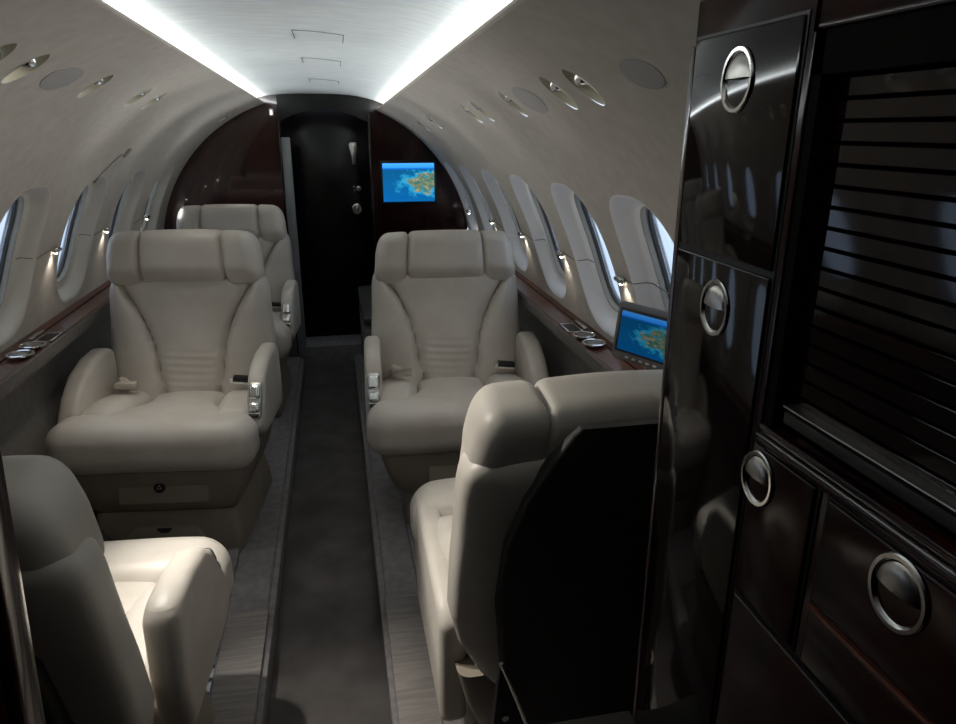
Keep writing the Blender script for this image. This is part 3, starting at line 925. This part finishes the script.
# ------------------------------------------------------------------ galley cabinet on the right
GX, GY0, GY1 = .492, -.50, .766
def top_z(x, y): return zsh(ZC + sqrt(RAD * RAD - x * x), y) - .012
g = empty('galley_cabinet', (GX, .2, 0), label='tall dark glossy galley cabinet with chrome latches filling the right side', cat='cabinet')
T = Matrix.Translation((-GX, -.2, 0))
m = MB()
pr = [(GX, ZP + .005), (GX, top_z(GX, .5))]
for i in range(1, 13):
    x = GX + (.90 - GX) * i / 12; pr.append((x, top_z(x, .5)))
pr += [(.935, .62), (.86, .35), (.76, ZP + .03)]
m.prism(pr, .560, GY1, 'y', .003, M=T)                   # forward column behind the upper doors
m.prism([(GX, ZP + .005), (GX, 1.292), (.90, 1.292), (.93, .62), (.86, .35), (.76, ZP + .03)], GY0, .5585, 'y', .003, M=T)   # lower case
pr2 = [(GX, 1.648), (GX, top_z(GX, .3))]
for i in range(1, 9):
    x = GX + .30 * i / 8; pr2.append((x, top_z(x, .3)))
pr2.append((GX + .30, 1.648))
m.prism(pr2, GY0, .5585, 'y', .003, M=T)                 # header over the roller door
m.build('case', DARKWOOD, g)
def door_panel(name, y0, y1, z0, z1, material, bev=.0022, proud=.004):
    k = MB(); k.box(GX - .0012, GX + .001, y0 - .003, y1 + .003, z0 - .003, z1 + .003, 0, M=T); k.build('shadow_gap', BLACK, g)
    k = MB(); k.box(GX - proud, GX + .012, y0, y1, z0, z1, bev, 3, M=T)
    return k.build(name, material, g)
def latch(parent, y, z, s=1.):
    M = T @ Matrix.Translation((GX - .0035, y, z)) @ Matrix.Rotation(R(-90), 4, 'Y') @ Matrix.Diagonal((s * 1.08, s * .98, .8, 1))
    k = MB(); k.lathe([(.0275, 0), (.0285, .002), (.0275, .004), (.0245, .004), (.0225, .001), (.022, -.001)], 32, M, cap0=False, cap1=False)
    r = k.build('latch_ring', CHROME, parent)
    k = MB(); k.lathe([(.0225, .0006), (.001, .0006)], 28, M); k.build('latch_recess', BLACK, r)
    k = MB()
    pts = [(.0222 * cos(a), .0222 * sin(a)) for a in [R(-86 + 172 * i / 16) for i in range(17)]]
    rows = []
    for t_, hgt in ((1., .0015), (.9, .004), (.6, .006), (.2, .007), (.0, .0072)):
        rows.append([Vector((.001 + (p[0] - .001) * t_, p[1] * t_, hgt)) for p in pts])
    k.grid(rows, M=M); k.build('latch_paddle', SATIN, r)
d1 = door_panel('upper_door', .572, .756, 1.445, 1.660, BLACKGLOSS)
d2 = door_panel('middle_door', .572, .756, ZP + .06, 1.439, BLACKGLOSS)
latch(d1, .664, 1.615); latch(d2, .660, 1.390)
d3 = door_panel('narrow_door', .468, .562, 1.112, 1.278, DARKWOOD)
latch(d3, .548, 1.246, .92)
d4 = door_panel('wide_drawer', -.15, .452, 1.176, 1.276, DARKWOOD)
latch(d4, .366, 1.246)
door_panel('low_drawer', -.15, .452, 1.112, 1.168, DARKWOOD)
door_panel('bottom_door', -.15, .562, ZP + .06, 1.104, DARKWOOD)
# roller door (slats) set back a little in the opening
rs = MB()
GS = GX + .016
for i in range(18):
    z1 = 1.610 - i * .0172; z0 = z1 - .0158
    rs.box(GS, GS + .012, -.30, .556, z0, z1, .0012, 1, M=T)
rs.build('roller_door', BLACKGLOSS, g)
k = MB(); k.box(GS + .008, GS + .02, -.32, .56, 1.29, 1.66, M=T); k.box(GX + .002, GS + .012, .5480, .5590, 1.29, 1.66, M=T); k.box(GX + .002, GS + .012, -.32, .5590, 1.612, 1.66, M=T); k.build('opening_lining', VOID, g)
k = MB(); k.box(GX - .002, GX + .012, -.32, .556, 1.646, 1.652, .002, M=T); k.build('opening_head_trim', DARKWOOD, g)
# counter edge: stacked mouldings and rail
for (z0, z1, dx, mt, nm) in ((1.281, 1.289, .006, DARKWOOD, 'counter_moulding'), (1.2905, 1.2925, .008, SATIN, 'counter_strip'), (1.294, 1.302, .005, DARKWOOD, 'counter_edge'), (1.310, 1.322, -.004, BACKSHELL, 'slide_rail'), (1.326, 1.328, -.002, SATIN, 'rail_strip')):
    k = MB(); k.box(GX - dx, GX + .02, -.32, .556 if z0 < 1.305 else .535, z0, z1, min(.002, (z1 - z0) / 2.5), M=T); k.build(nm, mt, g)
k = MB(); k.box(GX - .007, GX + .002, -.15, .452, 1.169, 1.1735, .0015, M=T); k.build('drawer_lip', WOOD, g)
k = MB(); k.box(GX - .003, GX + .006, GY1 - .007, GY1 + .003, ZP + .02, 1.655, .002, M=T); k.build('edge_trim', WOODV, g)

t = empty('pull_out_shelf', (.41, .62, .735), label='dim grey pull-out shelf at the foot of the galley cabinet, bottom edge', cat='shelf')
k = MB(); k.box(-.075, .080, -.17, .160, -.018, 0, .004); k.build('top', BACKSHELL, t)
k = MB(); k.box(-.060, .080, -.15, .145, -.030, -.019, .003); k.build('runner', BLACK, t)

# ------------------------------------------------------------------ left aft closet edge beside the camera
t = empty('closet_partition', (-.28, .74, 0), label='dark wood closet edge at the extreme left beside the near seat', cat='partition')
T2 = Matrix.Translation((.28, -.74, 0))
k = MB()
pr = [(-.305, ZP + .004), (-.285, .7), (-.268, 1.0), (-.250, 1.3), (-.245, 1.5), (-.245, top_z(.245, .4))]
for i in range(1, 13):
    x = .245 + .69 * i / 12; pr.append((-x, top_z(x, .4)))
pr += [(-.935, .62), (-.86, .35), (-.76, ZP + .03)]
k.prism(pr, .692, .74, 'y', .004, M=T2); k.build('edge_post', WOODV, t)
k = MB()
k.prism([(x - .010, z) for x, z in pr[:6]] + [(x, z) for x, z in pr[6:]], Y0 + .05, .684, 'y', .003, M=T2); k.build('closet_side', DARKWOOD, t)

m = MB(); m.box(-1.0, 1.0, Y0 - .03, Y0, 0, 1.9)
o = m.build('wall_back', DOORBLACK); o['kind'] = 'structure'

# ------------------------------------------------------------------ lights
w = bpy.data.worlds.new('sky'); scene.world = w
w.use_nodes = True
nt = w.node_tree
for n in list(nt.nodes): nt.nodes.remove(n)
out = nt.nodes.new('ShaderNodeOutputWorld')
bg = nt.nodes.new('ShaderNodeBackground')
tc = nt.nodes.new('ShaderNodeTexCoord'); sp = nt.nodes.new('ShaderNodeSeparateXYZ'); rp = nt.nodes.new('ShaderNodeValToRGB')
rp.color_ramp.elements[0].position = .42; rp.color_ramp.elements[0].color = (.50, .62, .82, 1)
rp.color_ramp.elements[1].position = .62; rp.color_ramp.elements[1].color = (.70, .82, 1.0, 1)
mr = nt.nodes.new('ShaderNodeMapRange'); mr.inputs[1].default_value = -1; mr.inputs[2].default_value = 1
nt.links.new(tc.outputs['Generated'], sp.inputs[0]); nt.links.new(sp.outputs['Z'], mr.inputs[0]); nt.links.new(mr.outputs[0], rp.inputs[0])
nt.links.new(rp.outputs[0], bg.inputs[0]); nt.links.new(bg.outputs[0], out.inputs[0])
bg.inputs[1].default_value = .78

def lamp(kind, name, loc, target, energy, color=(1, 1, 1), size=.1, spot=60, blend=1.):
    L = bpy.data.lights.new(name, kind); L.energy = energy; L.color = color
    if kind == 'SPOT': L.spot_size = R(spot); L.spot_blend = blend; L.shadow_soft_size = size
    elif kind == 'SUN': L.angle = R(size)
    elif kind == 'AREA': L.size = size
    else: L.shadow_soft_size = size
    o = bpy.data.objects.new(name, L); col.objects.link(o)
    o.location = loc
    o.rotation_euler = (Vector(target) - Vector(loc)).to_track_quat('-Z', 'Y').to_euler()
    return o
# light portals at the windows
for side, yc in windows:
    p = shell(side, yc, WA, .12); q = shell(side, yc, WA, -.5)
    o = lamp('AREA', 'window_portal', p, q, 1., size=.3)
    o.data.shape = 'RECTANGLE'; o.data.size = .34; o.data.size_y = .46
    o.data.cycles.is_portal = True
# reading lamps shining down from the overhead panel
TG = {(-1, 1.515): ((-.24, 1.40, .80), 34.0), (-1, 1.675): ((.36, 1.33, .82), 30.), (-1, 2.12): ((-.55, 2.42, .6), 3.0), (-1, 2.555): ((-.52, 2.42, .55), 2.9), (-1, 2.766): ((-.50, 2.75, .7), .9), (-1, 4.46): ((-.5, 3.9, .8), .6),
      (1, 1.34): ((.45, 1.6, .6), 1.4), (1, 1.495): ((.40, 1.75, .6), 1.6), (1, 1.895): ((.5, 2.4, .6), .8), (1, 2.295): ((.5, 2.45, .6), 1.2), (1, 2.485): ((.5, 2.7, .7), .6), (1, 3.42): ((.5, 3.3, .6), .5), (1, 3.88): ((.5, 3.9, .6), .5)}
for side, y, p in lamp_spots:
    tg, en = TG[(side, y)]
    lamp('SPOT', 'reading_lamp', p, tg, en, (1, .95, .87), .02, 46 if en > 10 else 62)

# ------------------------------------------------------------------ camera
cam = bpy.data.cameras.new('camera'); co = bpy.data.objects.new('camera', cam); col.objects.link(co)
cam.sensor_width = 36.; cam.lens = 700 / 956 * 36; cam.clip_start = .02
pitch, yaw = 18.41, 11.27
co.location = (.1, 0, 1.57)
co.rotation_euler = (R(90 - pitch), 0, R(-yaw))
scene.camera = co
scene.view_settings.view_transform = 'Standard'
scene.view_settings.look = 'None'
scene.view_settings.exposure = 1.25
scene.cycles.max_bounces = 8
scene.cycles.diffuse_bounces = 4
scene.cycles.glossy_bounces = 4
scene.cycles.caustics_reflective = False
scene.cycles.caustics_refractive = False
scene.cycles.sample_clamp_indirect = 4.
